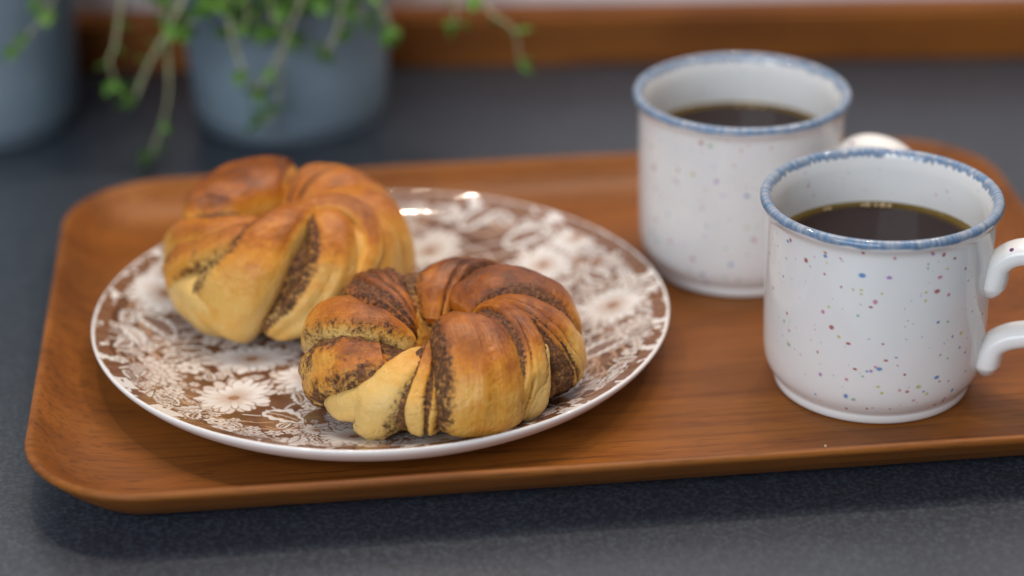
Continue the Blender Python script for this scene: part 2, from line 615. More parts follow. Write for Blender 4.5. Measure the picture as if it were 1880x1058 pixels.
    def plume(cx, cy, ang, R, rows=4):
        """chrysanthemum bud seen from the side: overlapping rows of scales"""
        for k in range(rows, 0, -1):
            Rk = R * k / rows
            daisy(cx, cy, Rk, max(7, int(9 + 2 * k)), rot=ang, half=0.0, layers=1, seed=int(k * 31 + abs(cx) * 7))
        for k in (-2, -1, 0, 1, 2):
            leaf(cx, cy, ang + math.pi + k * 0.5, R * 0.6, R * 0.13, 2, 0)

    # curling stalks everywhere first
    for k in range(120):
        a, r = rnd.random() * 2 * math.pi, 104 * math.sqrt(rnd.random())
        x, y = r * math.cos(a), r * math.sin(a)
        th = rnd.random() * 6.28
        pts = [(x, y)]
        for s_ in range(4):
            th += rnd.uniform(-0.7, 0.7)
            x += 7 * math.cos(th); y += 7 * math.sin(th)
            pts.append((x, y))
        stem(pts, rnd.choice((0.3, 0.4, 0.6)))
    # grass-like strokes near the edge
    for k in range(260):
        a = rnd.random() * 6.283
        r = rnd.uniform(86, 103)
        x, y = r * math.cos(a), r * math.sin(a)
        th = a + math.pi / 2 + rnd.uniform(-0.5, 0.5)
        pts = [(x, y), (x + 5 * math.cos(th), y + 5 * math.sin(th)), (x + 11 * math.cos(th + .3), y + 11 * math.sin(th + .3))]
        stem(pts, 0.32, TAN * 1.15)
    # the placed motifs, then a random fill of the rest
    fixed = [('d', -51.4, -51.9, 17.5, 19), ('d', -48.0, -21.1, 17.0, 18), ('d', -24.8, -36.0, 14.5, 16), ('d', -86.0, 27.0, 17.5, 20),
             ('p', -83.8, -38.0, 13.0, 0.35), ('r', -69.8, -29.0, 5.4, 6), ('l', -40.0, -63.0, 18.0, -0.55), ('q', -94.0, 8.0, 22.0, -0.75),
             ('w', -98.0, -4.0, 17.0, -1.0), ('d', -6.0, -86.0, 14.0, 18), ('d', 88.0, 11.0, 16.0, 21), ('q', 75.0, -28.0, 21.0, 0.5), ('d', 62.0, 52.0, 15.0, 19),
             ('q', 28.0, 84.0, 22.0, 0.5), ('d', 76.0, 66.0, 12.0, 16), ('d', 60.0, 20.0, 14.0, 16), ('d', 16.0, 70.0, 16.0, 18), ('r', -23.5, -58.0, 3.3, 5),
             ('p', -12.0, -66.0, 11.0, -0.6), ('l', 46.0, 70.0, 20.0, 0.2), ('p', 96.0, -14.0, 10.0, 2.0), ('d', 42.0, -78.0, 13.0, 17), ('l', 63.0, -62.0, 18.0, 0.9)]
    placed = [(f[1], f[2], f[3]) for f in fixed]
    fill = []
    for k in range(6000):
        a, r = rnd.random() * 2 * math.pi, 101 * math.sqrt(rnd.random())
        x, y = r * math.cos(a), r * math.sin(a)
        kind = rnd.choice('ddplqwrr')
        R = {'d': rnd.uniform(9, 15), 'p': rnd.uniform(8, 12), 'l': rnd.uniform(11, 17), 'q': rnd.uniform(13, 19), 'w': rnd.uniform(9, 14), 'r': rnd.uniform(2.4, 5)}[kind]
        if k > 1500:
            R *= 0.62
        if kind in 'lqw':
            rr = R * 0.5
        else:
            rr = R
        if all(math.hypot(x - p[0], y - p[1]) > (rr + p[2]) * (0.84 if k < 1500 else 0.66) for p in placed):
            placed.append((x, y, rr))
            th = rnd.random() * 6.28
            if kind in 'lqw':
                x -= math.cos(th) * R / 2; y -= math.sin(th) * R / 2
            fill.append((kind, x, y, R, {'d': rnd.randint(14, 20), 'r': 6}.get(kind, th)))
    ring = []
    for k in range(58):
        a = (k + rnd.uniform(-0.3, 0.3)) / 58 * 2 * math.pi
        r = rnd.uniform(96.5, 101.5)
        kind = rnd.choice('wqprd')
        R = {'w': 11, 'q': 12, 'p': 6.5, 'r': 3.6, 'd': 6.5}[kind] * rnd.uniform(0.85, 1.15)
        ring.append((kind, r * math.cos(a), r * math.sin(a), R, {'d': 13, 'r': 6}.get(kind, a + rnd.choice((1.7, -1.7)))))
    for kind, x, y, R, e in ring + fill[::-1] + fixed:
        if kind == 'd':
            daisy(x, y, R, int(e), rot=rnd.random(), sq=rnd.uniform(0.75, 1.0), layers=2, seed=int(abs(x * 13 + y * 7)))
        elif kind == 'p':
            plume(x, y, e, R)
        elif kind == 'l':
            leaf(x, y, e, R, R * 0.30, 4, 1)
        elif kind == 'q':
            leaf(x, y, e, R, R * 0.24, 6, 1)
        elif kind == 'w':
            leaf(x, y, e, R, R * 0.22, 4, 0)
        else:
            rosette(x, y, R, 6)
    # the printed border and the bare white edge
    r = np.hypot(X, Y); a = np.arctan2(Y, X)
    blk = vnoise(np.stack([a * 22, 0 * a, 0 * a], -1), 1.0, 5) + 0.35 * vnoise(np.stack([a * 70, r * 0.6, 0 * a], -1), 1.0, 6)
    bcol = np.where((blk > 0.56)[:, None], BR + (TAN - BR) * (0.35 * (np.sin(a * 500) > 0))[:, None], W)
    m = (sstep(102.6, 103.2, r + 0.8 * vnoise(P3, 0.5, 9)))[:, None]
    cr = cr * (1 - m) + bcol * m
    m = (sstep(107.3, 107.8, r + 1.3 * (vnoise(np.stack([a * 40, 0 * a, 0 * a], -1), 1.0, 8) - 0.5)))[:, None]
    cr = cr * (1 - m) + W * m
    # transfer prints are a touch uneven
    cr = cr * (0.93 + 0.12 * fbm(P3, 0.25, 12))[:, None]
    return np.clip(cr, 0, 0.82)

def plate_mesh():
    rr = np.concatenate([np.linspace(0.3, 107.9, 324)])
    top = np.stack([rr, plate_z(rr)], -1)
    edge = dense([(107.9, plate_z(107.9)), (108.4, 16.75), (108.7, 16.5), (108.75, 15.8), (107.8, 13.9), (104.2, 10.2), (98, 6.4), (88, 3.2), (76, 1.7), (70, 1.2)], 0.9)[1:]
    foot = np.array([(68.5, 0.5), (67, 0.0), (64, 0.0), (63, 0.9), (61, 1.6), (30, 1.7), (0.3, 1.7)])
    prof = np.vstack([top, edge, foot])
    nseg = 1600
    a = np.linspace(0, 2 * np.pi, nseg, endpoint=False)
    V = np.stack([prof[:, 0, None] * np.cos(a), prof[:, 0, None] * np.sin(a), np.repeat(prof[:, 1, None], nseg, 1)], -1).reshape(-1, 3)
    m = make_mesh('plate', V * MM, grid_faces(len(prof), nseg, wrap_v=True))
    col = np.tile(np.array([0.80, 0.77, 0.745]), (len(V), 1))
    nt = len(top) * nseg
    col[:nt] = paint_print(V[:nt, 0], V[:nt, 1])
    col_attr(m, 'print', col)
    return m
plate = obj('dinner_plate', plate_mesh(), M_plate, loc=(PX * MM, PY * MM, 0.00005))
tag(plate, 'white plate with brown floral print holding two twisted buns', 'plate')

# ------------------------------------------------------------------ mugs
SPECK = {
 'blue': ((0.030, 0.190, 0.460), [(-107, 61.0, 6), (-126, 65.8, 4), (-96, 25.1, 5), (-65, 19.4, 5), (-112, 12.8, 5), (-51, 28.5, 3), (-46, 25.3, 3), (-53, 11.6, 4), (-150, 65.8, 3.5), (-159, 61.2, 2), (-129, 10.2, 2.5), (-88, 29.6, 2.5), (-102, 23.9, 2.5), (-72, 14.7, 2.5), (-44, 17.2, 2.5), (-153, 51.3, 2.5), (-67, 41.6, 3.5), (-62, 32.4, 2)]),
 'red': ((0.360, 0.045, 0.045), [(-137, 61.8, 5), (-67, 67.7, 4.5), (-69, 53.9, 5.5), (-121, 39.1, 5), (-102, 49.2, 3.3), (-112, 34.0, 4), (-60, 65.1, 3.3), (-107, 70.0, 3.6), (-148, 66.8, 4), (-93, 28.5, 3.4), (-108, 24.3, 3.5), (-83, 22.6, 3), (-81, 15.6, 3.5), (-128, 27.9, 2.5), (-95, 35.0, 2.5), (-30, 36.1, 3), (-74, 69.6, 3), (-52, 59.6, 3), (-126, 58.9, 2.5), (-117, 55.4, 2.5), (-163, 43.5, 3), (-63, 17.4, 2.5), (-57, 7.4, 3), (-62, 6.6, 3), (-112, 6.7, 3), (-126, 67.1, 3), (-43, 40.8, 2.4), (-87, 26.4, 2), (-149, 37.9, 3), (-101, 8.0, 2.5), (-98, 8.6, 2), (-89, 8.3, 2.2)]),
 'pink': ((0.560, 0.160, 0.240), [(-100, 51.3, 5), (-68, 59.2, 4.5), (-62, 51.5, 4), (-126, 44.2, 4), (-92, 68.2, 3.5), (-98, 25.8, 3), (-112, 19.7, 3.5), (-118, 66.2, 2.5), (-117, 65.4, 2), (-77, 11.5, 3), (-85, 16.4, 3), (-132, 64.2, 2), (-57, 16.4, 2.5), (-147, 31.6, 3)]),
 'purple': ((0.380, 0.150, 0.450), [(-94, 60.7, 4.5), (-73, 68.7, 3.5), (-57, 34.2, 3.2), (-100, 24.1, 3.5), (-126, 19.3, 4), (-170, 54.9, 3), (-102, 36.7, 2.2), (-40, 7.6, 2.5), (-57, 8.7, 3.5)]),
 'green': ((0.180, 0.420, 0.250), [(-108, 45.4, 3), (-61, 40.8, 3), (-108, 11.8, 4), (-147, 26.0, 4.5), (-49, 54.3, 2.5), (-75, 65.0, 2.5), (-75, 63.4, 2.5), (-104, 21.7, 2.5), (-64, 28.2, 3), (-59, 25.9, 2.5), (-151, 34.2, 3), (-151, 58.9, 2.5)]),
 'yellow': ((0.480, 0.450, 0.070), [(-75, 17.1, 4.6), (-51, 34.2, 4), (-117, 36.0, 3.3), (-107, 55.4, 2.8), (-111, 55.2, 2.6), (-94, 15.4, 3.3), (-96, 17.9, 3), (-75, 54.2, 2.8), (-75, 51.0, 2.8), (-97, 54.6, 2.5), (-123, 46.8, 2.6), (-70, 13.5, 3.4), (-125, 63.4, 2.3), (-64, 61.8, 2.5), (-107, 53.9, 2.5)])}

MUG_OUT = [(30.5, 1.2), (31.5, 0.3), (33.2, 0.0), (34.8, 0.25), (35.5, 1.2), (35.6, 2.6), (35.4, 3.7), (35.9, 4.5), (37.4, 6.6), (39.0, 10.0), (39.8, 15.0), (40.1, 24), (40.3, 36), (40.5, 48), (40.6, 60), (40.7, 66.0),
           (41.0, 68.6), (41.9, 70.4), (42.7, 71.6), (43.0, 73.0), (42.5, 74.2), (41.3, 74.8), (40.0, 74.3), (39.1, 73.0), (38.4, 70.2), (37.9, 66), (37.6, 56), (37.5, 40), (37.3, 16), (36.2, 9.5), (32, 6.6), (20, 6.2), (2, 6.0)]

def mug_body_mesh():
    prof = dense(MUG_OUT, 0.42)
    prof = np.vstack([[[0.2, 2.2], [26, 2.0]], prof])
    nseg = 640
    a = np.linspace(0, 2 * np.pi, nseg, endpoint=False)
    A = np.tile(a, len(prof))
    Rr = np.repeat(prof[:, 0], nseg); Z = np.repeat(prof[:, 1], nseg)
    imax = int(np.argmax(prof[:, 0]))
    inner = np.repeat(np.arange(len(prof)) > imax + 2, nseg)
    V = np.stack([Rr * np.cos(A), Rr * np.sin(A), Z], -1)
    # a hand-thrown wall is never perfectly round
    k = 1 + 0.0035 * np.sin(2 * A + 0.6) * sstep(4, 30, Z)
    V[:, 0] *= k; V[:, 1] *= k
    m = make_mesh('mug_body', V * MM, grid_faces(len(prof), nseg, wrap_v=True)[:, ::-1])
    col = np.tile(np.array([0.765, 0.740, 0.718]), (len(V), 1))
    n = fbm(V, 0.09, 4)[:, None]
    col *= 0.965 + 0.06 * n
    rnd = random.Random(5)
    spots = []
    for key, (c, lst) in SPECK.items():
        for th, z, s in lst:
            spots.append((math.radians(th), z, s * 0.165, c, 0))
    pal = [v[0] for v in SPECK.values()]
    for i in range(150):                     # the side turned away from the list above
        th = rnd.uniform(-20, 182)
        spots.append((math.radians(th), rnd.uniform(5, 70), rnd.choice((.3, .35, .4, .45, .55, .75)), rnd.choice(pal), 0))
    for i in range(240):                     # faint tiny ones all over
        spots.append((rnd.uniform(-3.14, 3.14), rnd.uniform(4, 70), rnd.uniform(.18, .30), rnd.choice(pal), 0))
    for i in range(200):
        spots.append((rnd.uniform(-3.14, 3.14), rnd.uniform(30, 70), rnd.choice((.25, .3, .35, .4, .5)), rnd.choice(pal), 1))
    for th, z, s, c, ins in spots:
        dz = Z - z
        idx = np.nonzero((np.abs(dz) < s * 2.2) & (inner == bool(ins)))[0]
        da = (A[idx] - th + np.pi) % (2 * np.pi) - np.pi
        el = 1 + 0.12 * math.sin(th * 57 + z) - 0.06
        d = np.hypot(da * 40.4 * el, dz[idx] / el)
        w = sstep(s + 0.28, s - 0.22, d) * (0.85 if s > .4 else 0.62) * (0.6 if ins else 1)
        halo = sstep(s * 2.0, s, d) * 0.10
        w = np.maximum(w, halo)[:, None]
        col[idx] = col[idx] * (1 - w) + np.array(c) * w
    # blue brushed rim, broken into short strokes
    st = vnoise(np.stack([A * 34, Z * 0.25, 0 * A], -1), 1.0, 31)
    st2 = vnoise(np.stack([A * 90, Z * 0.5, 0 * A], -1), 1.0, 32)
    lo_out = 72.0 + 0.9 * (vnoise(np.stack([A * 9, 0 * A, 0 * A], -1), 1, 33) - 0.5)
    lo_in = 72.2 + 2.6 * (st - 0.5) + 1.2 * (vnoise(np.stack([A * 5, 0 * A, 0 * A], -1), 1, 34) - 0.5)
    lo = np.where(inner, lo_in, lo_out)
    w = sstep(-0.35, 0.55, Z - lo)
    crest = sstep(73.6, 74.8, Z)
    amt = w * np.clip(0.90 + 0.30 * (st - 0.5) + 0.45 * (st2 - 0.5) - 0.10 * crest, 0.3, 1)
    blue = np.array([0.095, 0.170, 0.285])[None] * (0.65 + 0.7 * st2[:, None])
    col = col * (1 - amt[:, None]) + blue * amt[:, None]
    col_attr(m, 'print', np.clip(col, 0, 0.82))
    return m

def handle_mesh(az):
    P = [(39.4, 42.0), (40.3, 45.0), (41.6, 50.5), (43.6, 56.3), (48.8, 60.4), (56, 61.6), (64, 59.5), (70.5, 53.5), (73, 46), (71, 38.5), (65, 33.5), (57, 30.0), (49.5, 27.6), (44.4, 24.2), (42.0, 19.0), (41.2, 14.0), (40.0, 10.6)]
    Q = catmull(P, 120)
    Q[:, 1] -= 2.3
    n = len(Q)
    T = np.gradient(Q, axis=0); T /= np.linalg.norm(T, axis=1)[:, None]
    N = np.stack([-T[:, 1], T[:, 0]], -1)
    t = np.linspace(0, 1, n)
    half_w = 7.2 - 1.0 * np.sin(math.pi * t)
    end = np.minimum(t / 0.10, (1 - t) / 0.10).clip(0.03, 1) ** 0.5
    half_w = half_w * (0.8 + 0.2 * end) * end
    thick = 4.3 * end
    fl = np.exp(-((t - 0.10) / 0.07) ** 2) + np.exp(-((t - 0.90) / 0.07) ** 2)
    half_w = half_w + 1.8 * fl * end
    thick = thick + 1.1 * fl * end
    ns = 28
    a = np.linspace(0, 2 * np.pi, ns, endpoint=False)
    ca = np.sign(np.cos(a)) * np.abs(np.cos(a)) ** 0.85
    sa = np.sign(np.sin(a)) * np.abs(np.sin(a)) ** 0.85
    s = Q[:, 0, None] + N[:, 0, None] * thick[:, None] * sa
    z = Q[:, 1, None] + N[:, 1, None] * thick[:, None] * sa
    y = half_w[:, None] * ca
    V = np.stack([s * math.cos(az) - y * math.sin(az), s * math.sin(az) + y * math.cos(az), z], -1).reshape(-1, 3)
    q = grid_faces(n, ns, wrap_v=True)
    return make_mesh('mug_handle', V * MM, q)

def coffee_mesh():
    r = np.concatenate([np.linspace(0.2, 30, 10), np.linspace(31, 37.9, 28)])
    z = 53.6 + 1.5 * np.clip((r - 34.6) / 3.3, 0, 1) ** 2.6
    a = np.linspace(0, 2 * np.pi, 160, endpoint=False)
    V = np.stack([r[:, None] * np.cos(a), r[:, None] * np.sin(a), np.repeat(z[:, None], 160, 1)], -1).reshape(-1, 3)
    m = make_mesh('coffee', V * MM, grid_faces(len(r), 160, wrap_v=True))
    # coffee is thin, and so amber, where it climbs the wall
    t = sstep(32.5, 37.8, np.repeat(r, 160))[:, None]
    dark = np.array([0.0150, 0.0062, 0.0045]); mid = np.array([0.050, 0.026, 0.0070]); amb = np.array([0.165, 0.108, 0.022])
    col = np.where(t < 0.5, dark + (mid - dark) * t * 2, mid + (amb - mid) * (t - 0.5) * 2)
    col_attr(m, 'coffee', col)
    return m

mb, mh, mc = mug_body_mesh(), handle_mesh(0.0), coffee_mesh()
def mug(x, y, az, body_rot, label):
    t = empty('coffee_mug', (x * MM, y * MM, 0.00005))
    b = obj('mug_body', mb, M_mug, t)
    b.rotation_euler = (0, 0, body_rot)
    h = obj('handle', mh, M_handle, t)
    h.rotation_euler = (0, 0, az)
    tag(t, label, 'mug', 'speckled coffee mugs on the tray')
    cf = obj('coffee', mc, M_coffee, loc=(x * MM, y * MM, 0.00005))
    return t, cf
m1, c1 = mug(131.8, 744.0, math.radians(-20), 0.0, 'speckled white mug with blue rim, its handle hanging out past the tray end')
m2, c2 = mug(92.2, 847.2, math.radians(-26), 2.3, 'speckled white mug with blue rim close beside the floral plate edge')
tag(c1, 'black coffee in the mug standing farther from the floral plate', 'coffee', 'coffee in the mugs')
tag(c2, 'black coffee in the mug close beside the floral plate', 'coffee', 'coffee in the mugs')

k = NT('coffee_glint_bead')  # beads added along the coffee edge to stand in for lamp reflections
k.b.inputs['Base Color'].default_value = (0.75, 0.55, 0.30, 1)
k.b.inputs['Transmission Weight'].default_value = 0.45
k.set(Roughness=0.03, IOR=1.33)
M_glint = k.m
import bmesh
bmb = bmesh.new()
bmesh.ops.create_icosphere(bmb, subdivisions=3, radius=MM)
glint_mesh = bpy.data.meshes.new('glint_bead')
bmb.to_mesh(glint_mesh); bmb.free()
glint_mesh.polygons.foreach_set('use_smooth', [True] * len(glint_mesh.polygons))
for cf, lst in ((c1, ((75, 1.0), (79, 1.3), (83, 0.9), (88, 1.2), (91, 0.8), (112, 0.9), (115, 0.7))), (c2, ((70, 0.9), (76, 1.2), (80, 0.8), (86, 1.0)))):
    for th, sz in lst:
        bb = obj('glint_bead', glint_mesh, M_glint, cf)
        bb.location = (35.6 * MM * math.cos(math.radians(th)), 35.6 * MM * math.sin(math.radians(th)), (53.9 + 0.1 * sz) * MM)
        bb.scale = (sz, sz, sz * 0.8)

# ------------------------------------------------------------------ buns
class Ring:
    """an oval dough ring; theta runs round the ring, phi round the tube (0 outside, 90 top, 180 hole)"""
    def __init__(s, R, rx, rz, rzl, dips=(), base=0.6):
        s.R, s.rx, s.rz, s.rzl, s.dips, s.base = R, rx, rz, rzl, dips, base
    def local(s, th):
        d = 0 * th
        for t0, wd, am in s.dips:
            e = (th - math.radians(t0) + np.pi) % (2 * np.pi) - np.pi
            d = d + am * np.exp(-0.5 * (e / math.radians(wd)) ** 2)
        rz, rzl = s.rz * (1 - d), s.rzl * (1 - d)
        rx = s.rx * (1 - 0.30 * d)
        return s.R + s.rx - rx, rx, rz, rzl, s.base + rzl
    def at(s, th, ph):
        R, rx, rz, rzl, zc = s.local(th)
        e = R + rx * np.cos(ph)
        return np.stack([e * np.cos(th), e * np.sin(th), zc + np.where(np.sin(ph) > 0, rz, rzl) * np.sin(ph)], -1)
    def normal(s, th, ph):
        R, rx, rz, rzl, zc = s.local(th)
        a, b = np.cos(ph) / rx, np.sin(ph) / np.where(np.sin(ph) > 0, rz, rzl)
        n = np.stack([a * np.cos(th), a * np.sin(th), b], -1)
        return n / np.linalg.norm(n, axis=-1, keepdims=True)

def dough_attr(m, V, N, bake, fill, UV=None):
    col_attr(m, 'bake', np.stack([np.clip(bake, 0, 1), np.clip(fill, 0, 1), 0 * bake], -1))
    if UV is not None:
        uvl = m.uv_layers.new(name='UVMap')
        li = np.empty(len(m.loops), np.int32)
        m.loops.foreach_get('vertex_index', li)
        uvl.data.foreach_set('uv', UV[li].astype(np.float32).ravel())

def strand(ring, pts, seed, pale=0.0, fa=0.0, fb=0.0, face=0.0, brown=0.0, zlo=10.0, zhi=42.0, zfloor=None, stripes=()):
    """one fold of dough laid over the ring. pts: theta, phi, half width, half thickness, lift"""
    n, ns = 96, 72
    P = np.asarray(pts, float)
    P[:, 0] = np.degrees(np.unwrap(np.radians(P[:, 0])))
    Q = catmull(P, n)
    th, ph = np.radians(Q[:, 0]), np.radians(Q[:, 1])
    t = np.linspace(0, 1, n)
    S = ring.at(th, ph)
    Nn = ring.normal(th, ph)
    end = np.minimum(t / 0.10, (1 - t) / 0.10).clip(0, 1)
    end = np.sqrt(np.clip(1 - (1 - end) ** 2, 0.0009, 1))
    w = np.maximum(Q[:, 2], 1.0) * end
    h = np.maximum(Q[:, 3], 1.0) * (0.35 + 0.65 * end)
    Cn = S + Nn * (Q[:, 4] * 0.7 + 0.7 - h * 0.72)[:, None]
    T = np.gradient(Cn, axis=0); T /= np.linalg.norm(T, axis=1)[:, None]
    B = np.cross(T, Nn); B /= np.linalg.norm(B, axis=1)[:, None]
    N2 = np.cross(B, T)
    a = np.linspace(0, 2 * np.pi, ns, endpoint=False)
    ca, sa = np.cos(a), np.sin(a)
    sa = np.sign(sa) * np.abs(sa) ** 0.8
    V = (Cn[:, None] + B[:, None] * (w[:, None] * ca)[..., None] + N2[:, None] * (h[:, None] * sa)[..., None]).reshape(-1, 3)
    nrm = (B[:, None] * (ca / w[:, None])[..., None] + N2[:, None] * (sa / h[:, None])[..., None]).reshape(-1, 3)
    nrm /= np.linalg.norm(nrm, axis=1)[:, None]
    U = np.repeat(t, ns); CA = np.tile(ca, n); SA = np.tile(sa, n)
    off = np.array([[seed * 3.7, seed * 1.3, seed * 2.1]])
    V = V + nrm * ((fbm(V + off, 0.075, seed, 2) - 0.5) * 3.0)[:, None]
    V = V + nrm * ((fbm(V + off, 0.45, seed + 3, 3) - 0.5) * 0.40)[:, None]
    # creases that run along the stretch of the fold
    lane = np.stack([CA * w.mean() * 0.30, U * 1.6, SA * 0 + seed], -1)
    V = V + nrm * ((vnoise(lane, 1.1, seed + 5) - 0.5) * 1.3)[:, None]
    if zfloor is not None:
        V[:, 2] = np.where(V[:, 2] < zfloor + 2, zfloor + 2 - 2 * np.tanh((zfloor + 2 - V[:, 2]) / 6), V[:, 2])
    nz = nrm[:, 2]
    hgt = np.clip((V[:, 2] - zlo) / (zhi - zlo), 0, 1)
    bake = 0.10 + 0.42 * sstep(0.25, 1.0, hgt) * sstep(-0.2, 0.8, nz) + 0.10 * hgt + brown
    bake += (fbm(V + off, 0.07, seed + 9, 3) - 0.5) * 0.46
    bake -= pale
    bake += 0.20 * face
    bake -= 0.18 * sstep(0.75, 1.0, np.abs(CA))
    fn = fbm(V + off, 0.22, seed + 14, 3)
    fn2 = fbm(V + off, 0.6, seed + 17, 2)
    fill = np.maximum(fa * sstep(0.44, 0.84, CA), fb * sstep(0.44, 0.84, -CA))
    fill = fill * (0.45 + 1.0 * fn) + face * (0.10 + 1.5 * (fn - 0.25)) + 0.20 * sstep(0.62, 0.75, fn2)
    up = SA > 0
    for pos, hw, st in stripes:              # cut layers of filling that show on the face of the fold
        wob = (vnoise(np.stack([U * 5, 0 * U, 0 * U + pos * 9], -1), 1.0, seed + 21) - 0.5) * 0.16
        brk = 0.75 + 0.5 * (vnoise(np.stack([U * 9, 0 * U, 0 * U + pos * 5], -1), 1.0, seed + 23) - 0.5)
        e = sstep(1.0, 0.45, np.abs(CA - pos + wob) / (hw * brk)) * up
        fill = np.maximum(fill, e * st)
        V = V - nrm * (e * 0.9)[:, None]
    V = V + nrm * (sstep(0.4, 0.7, fill) * (fn2 - 0.62) * 1.5)[:, None]
    q = grid_faces(n, ns, wrap_v=True)
    Vf = np.vstack([V, Cn[:1] - T[:1] * 0.3, Cn[-1:] + T[-1:] * 0.3])
    i = np.arange(ns); j = (i + 1) % ns
    t1 = np.stack([np.full(ns, n * ns), j, i], -1)
    t2 = np.stack([np.full(ns, n * ns + 1), (n - 1) * ns + i, (n - 1) * ns + j], -1)
    m = make_mesh('dough_fold', Vf * MM, q[:, ::-1], np.vstack([t1, t2])[:, ::-1])
    ext2 = lambda x: np.concatenate([x, x[:1], x[-1:]])
    UV = np.stack([np.concatenate([U, [0, 1]]), np.concatenate([np.abs(np.tile(a, n) - math.pi) / math.pi, [0.5, 0.5]])], -1)
    UV[:, 0] += seed
    dough_attr(m, Vf, None, ext2(bake), ext2(fill), UV)
    return m

def core(ring, seed, zfloor):
    n, ns = 420, 170
    a, b = np.meshgrid(np.linspace(0, 2 * np.pi, n, endpoint=False), np.linspace(0, 2 * np.pi, ns, endpoint=False), indexing='ij')
    a, b = a.ravel(), b.ravel()
    V = ring.at(a, b); N = ring.normal(a, b)
    V = V - N * 1.0 + N * ((fbm(V, 0.1, seed) - 0.5) * 2.4 + (fbm(V, 0.8, seed + 4, 2) - 0.5) * 1.5)[:, None]
    V[:, 2] = np.maximum(V[:, 2], zfloor)
    m = make_mesh('dough_core', V * MM, grid_faces(n, ns, wrap_u=True, wrap_v=True))
    fn = fbm(V, 0.16, seed + 3)
    low = sstep(16, 6, V[:, 2])
    inner = sstep(100, 150, np.abs(np.degrees((b + np.pi) % (2 * np.pi) - np.pi)))
    fill = 0.54 + 0.75 * fn - 0.60 * inner - 0.35 * low
    dough_attr(m, V, N, 0.16 + 0.2 * fn, fill, np.stack([a, b / 6.28], -1))
    return m

def bun(loc, tilt, ring, folds, seed, label, zfloor=0.2, zlo=10, zhi=42, floor_cut=None):
    t = empty('cinnamon_bun', loc)
    t.rotation_euler = tilt
    tag(t, label, 'bun', 'twisted buns on the plate')
    obj('dough_core', core(ring, seed, zfloor + 0.6), M_dough, t)
    for i, (pts, kw) in enumerate(folds):
        obj('dough_fold', strand(ring, pts, seed * 40 + i, zfloor=zfloor, zlo=zlo, zhi=zhi, **kw), M_dough, t)
    return t

RA = Ring(27.0, 20.8, 21.0, 12.6, ((-114, 24, 0.27), (-70, 16, -0.08)))
FRONT = [
 ([(-84, 138, 5, 5, 1), (-74, 110, 9, 7, 3), (-71, 82, 13, 9, 5), (-71, 42, 15.5, 10, 5), (-73, 2, 16.5, 10, 4), (-74, -40, 14, 8, 1)], dict(fa=.95, fb=.3, brown=.14)),
 ([(14, 142, 5, 4, 0), (-14, 114, 8, 6, 1.6), (-34, 86, 10, 7, 2.6), (-43, 54, 11, 8, 2.4), (-50, 21, 11, 8, 1.5), (-55, -5, 10, 7, .5), (-58, -38, 8, 6, -1)], dict(fa=.95, fb=.95, face=.14, brown=.05, stripes=((.42, .26, .85), (-.05, .07, .6)))),
 ([(-33, 50, 4, 4, .5), (-38, 34, 5.5, 5, 1.4), (-44, 11, 6.5, 6, 1.6), (-49, -14, 7, 6, 1), (-52, -40, 5, 5, 0)], dict(pale=.22)),
 ([(14, 128, 6, 5, 0), (-8, 95, 10, 7, 1.2), (-16, 64, 13, 8, 1.6), (-15, 30, 14.5, 8, 1.4), (-11, 0, 14, 8, .8), (-10, -36, 11, 7, 0)], dict(fa=.95, fb=.7, brown=.03, stripes=((.80, .30, .95), (.42, .10, .8), (.12, .08, .7)))),
 ([(54, 152, 8, 6, 0), (44, 122, 11, 8, 2), (33, 92, 13.5, 9, 3.6), (23, 62, 14, 9, 3.6), (15, 30, 13, 9, 2.5), (12, -10, 11, 8, 1)], dict(fa=.85, fb=.95, brown=.24)),
 ([(114, 160, 5, 5, 0), (100, 136, 8.5, 6, 1.2), (86, 103, 11, 7, 2), (75, 66, 12, 8, 2), (66, 25, 12, 8, 1.2)], dict(fa=.9, fb=.7, brown=.17, stripes=((.34, .10, 1.0), (.78, .16, .9)))),
 ([(-172, 156, 5, 5, .2), (166, 128, 9, 6, 1.2), (150, 98, 11.5, 7, 1.8), (137, 62, 12.5, 8, 1.8), (128, 20, 12, 8, 1.2), (124, -12, 10, 7, 0)], dict(fa=.7, fb=.7, brown=.15, face=.2, stripes=((-.52, .30, .9), (.05, .14, .9), (.55, .16, .95)))),
 ([(-132, 140, 5, 5, 1), (-150, 110, 7, 6, 2), (-163, 82, 9, 8, 2.6), (-178, 58, 10, 8, 2.6), (172, 30, 10, 8, 1.5), (165, 0, 9, 8, 0)], dict(fa=.3, fb=.5, brown=.06)),
 ([(-122, 84, 6, 5, 1.2), (-134, 60, 10, 7, 2.2), (-147, 33, 11.5, 8, 2.4), (-160, 5, 11, 8, 2), (-169, -22, 8, 6, 1)], dict(fa=.6, fb=.4, face=.8)),
 ([(-98, 108, 4, 4, 1), (-107, 76, 7, 6, 2), (-114, 48, 9.5, 8, 2.6), (-118, 20, 11, 9, 2.4), (-120, -8, 10.5, 9, 1.2), (-120, -32, 8, 7, 0)], dict(fa=0., fb=.55, pale=.18)),
 ([(-112, 26, 7, 6, 1.8), (-126, 12, 7.5, 6, 2.6), (-138, -5, 5.2, 5, 2.8), (-146, -15, 2.6, 2.8, 2)], dict(pale=.16)),
 ([(-88, 122, 4, 4, 0), (-93, 86, 6.5, 5, 1), (-96, 50, 8, 6, 1.4), (-97.5, 14, 9, 7, 1.4), (-98, -34, 8, 6, 0)], dict(fa=1., fb=1., face=.3, stripes=((.62, .26, 1.), (-.30, .22, 1.)))),
]
bun((-25.6 * MM, 727.5 * MM, 0.0076), (math.radians(-1.5), 0, 0), RA, FRONT, 1,
    'browner twisted ring bun with dark cinnamon stripes and an open centre', zhi=40)

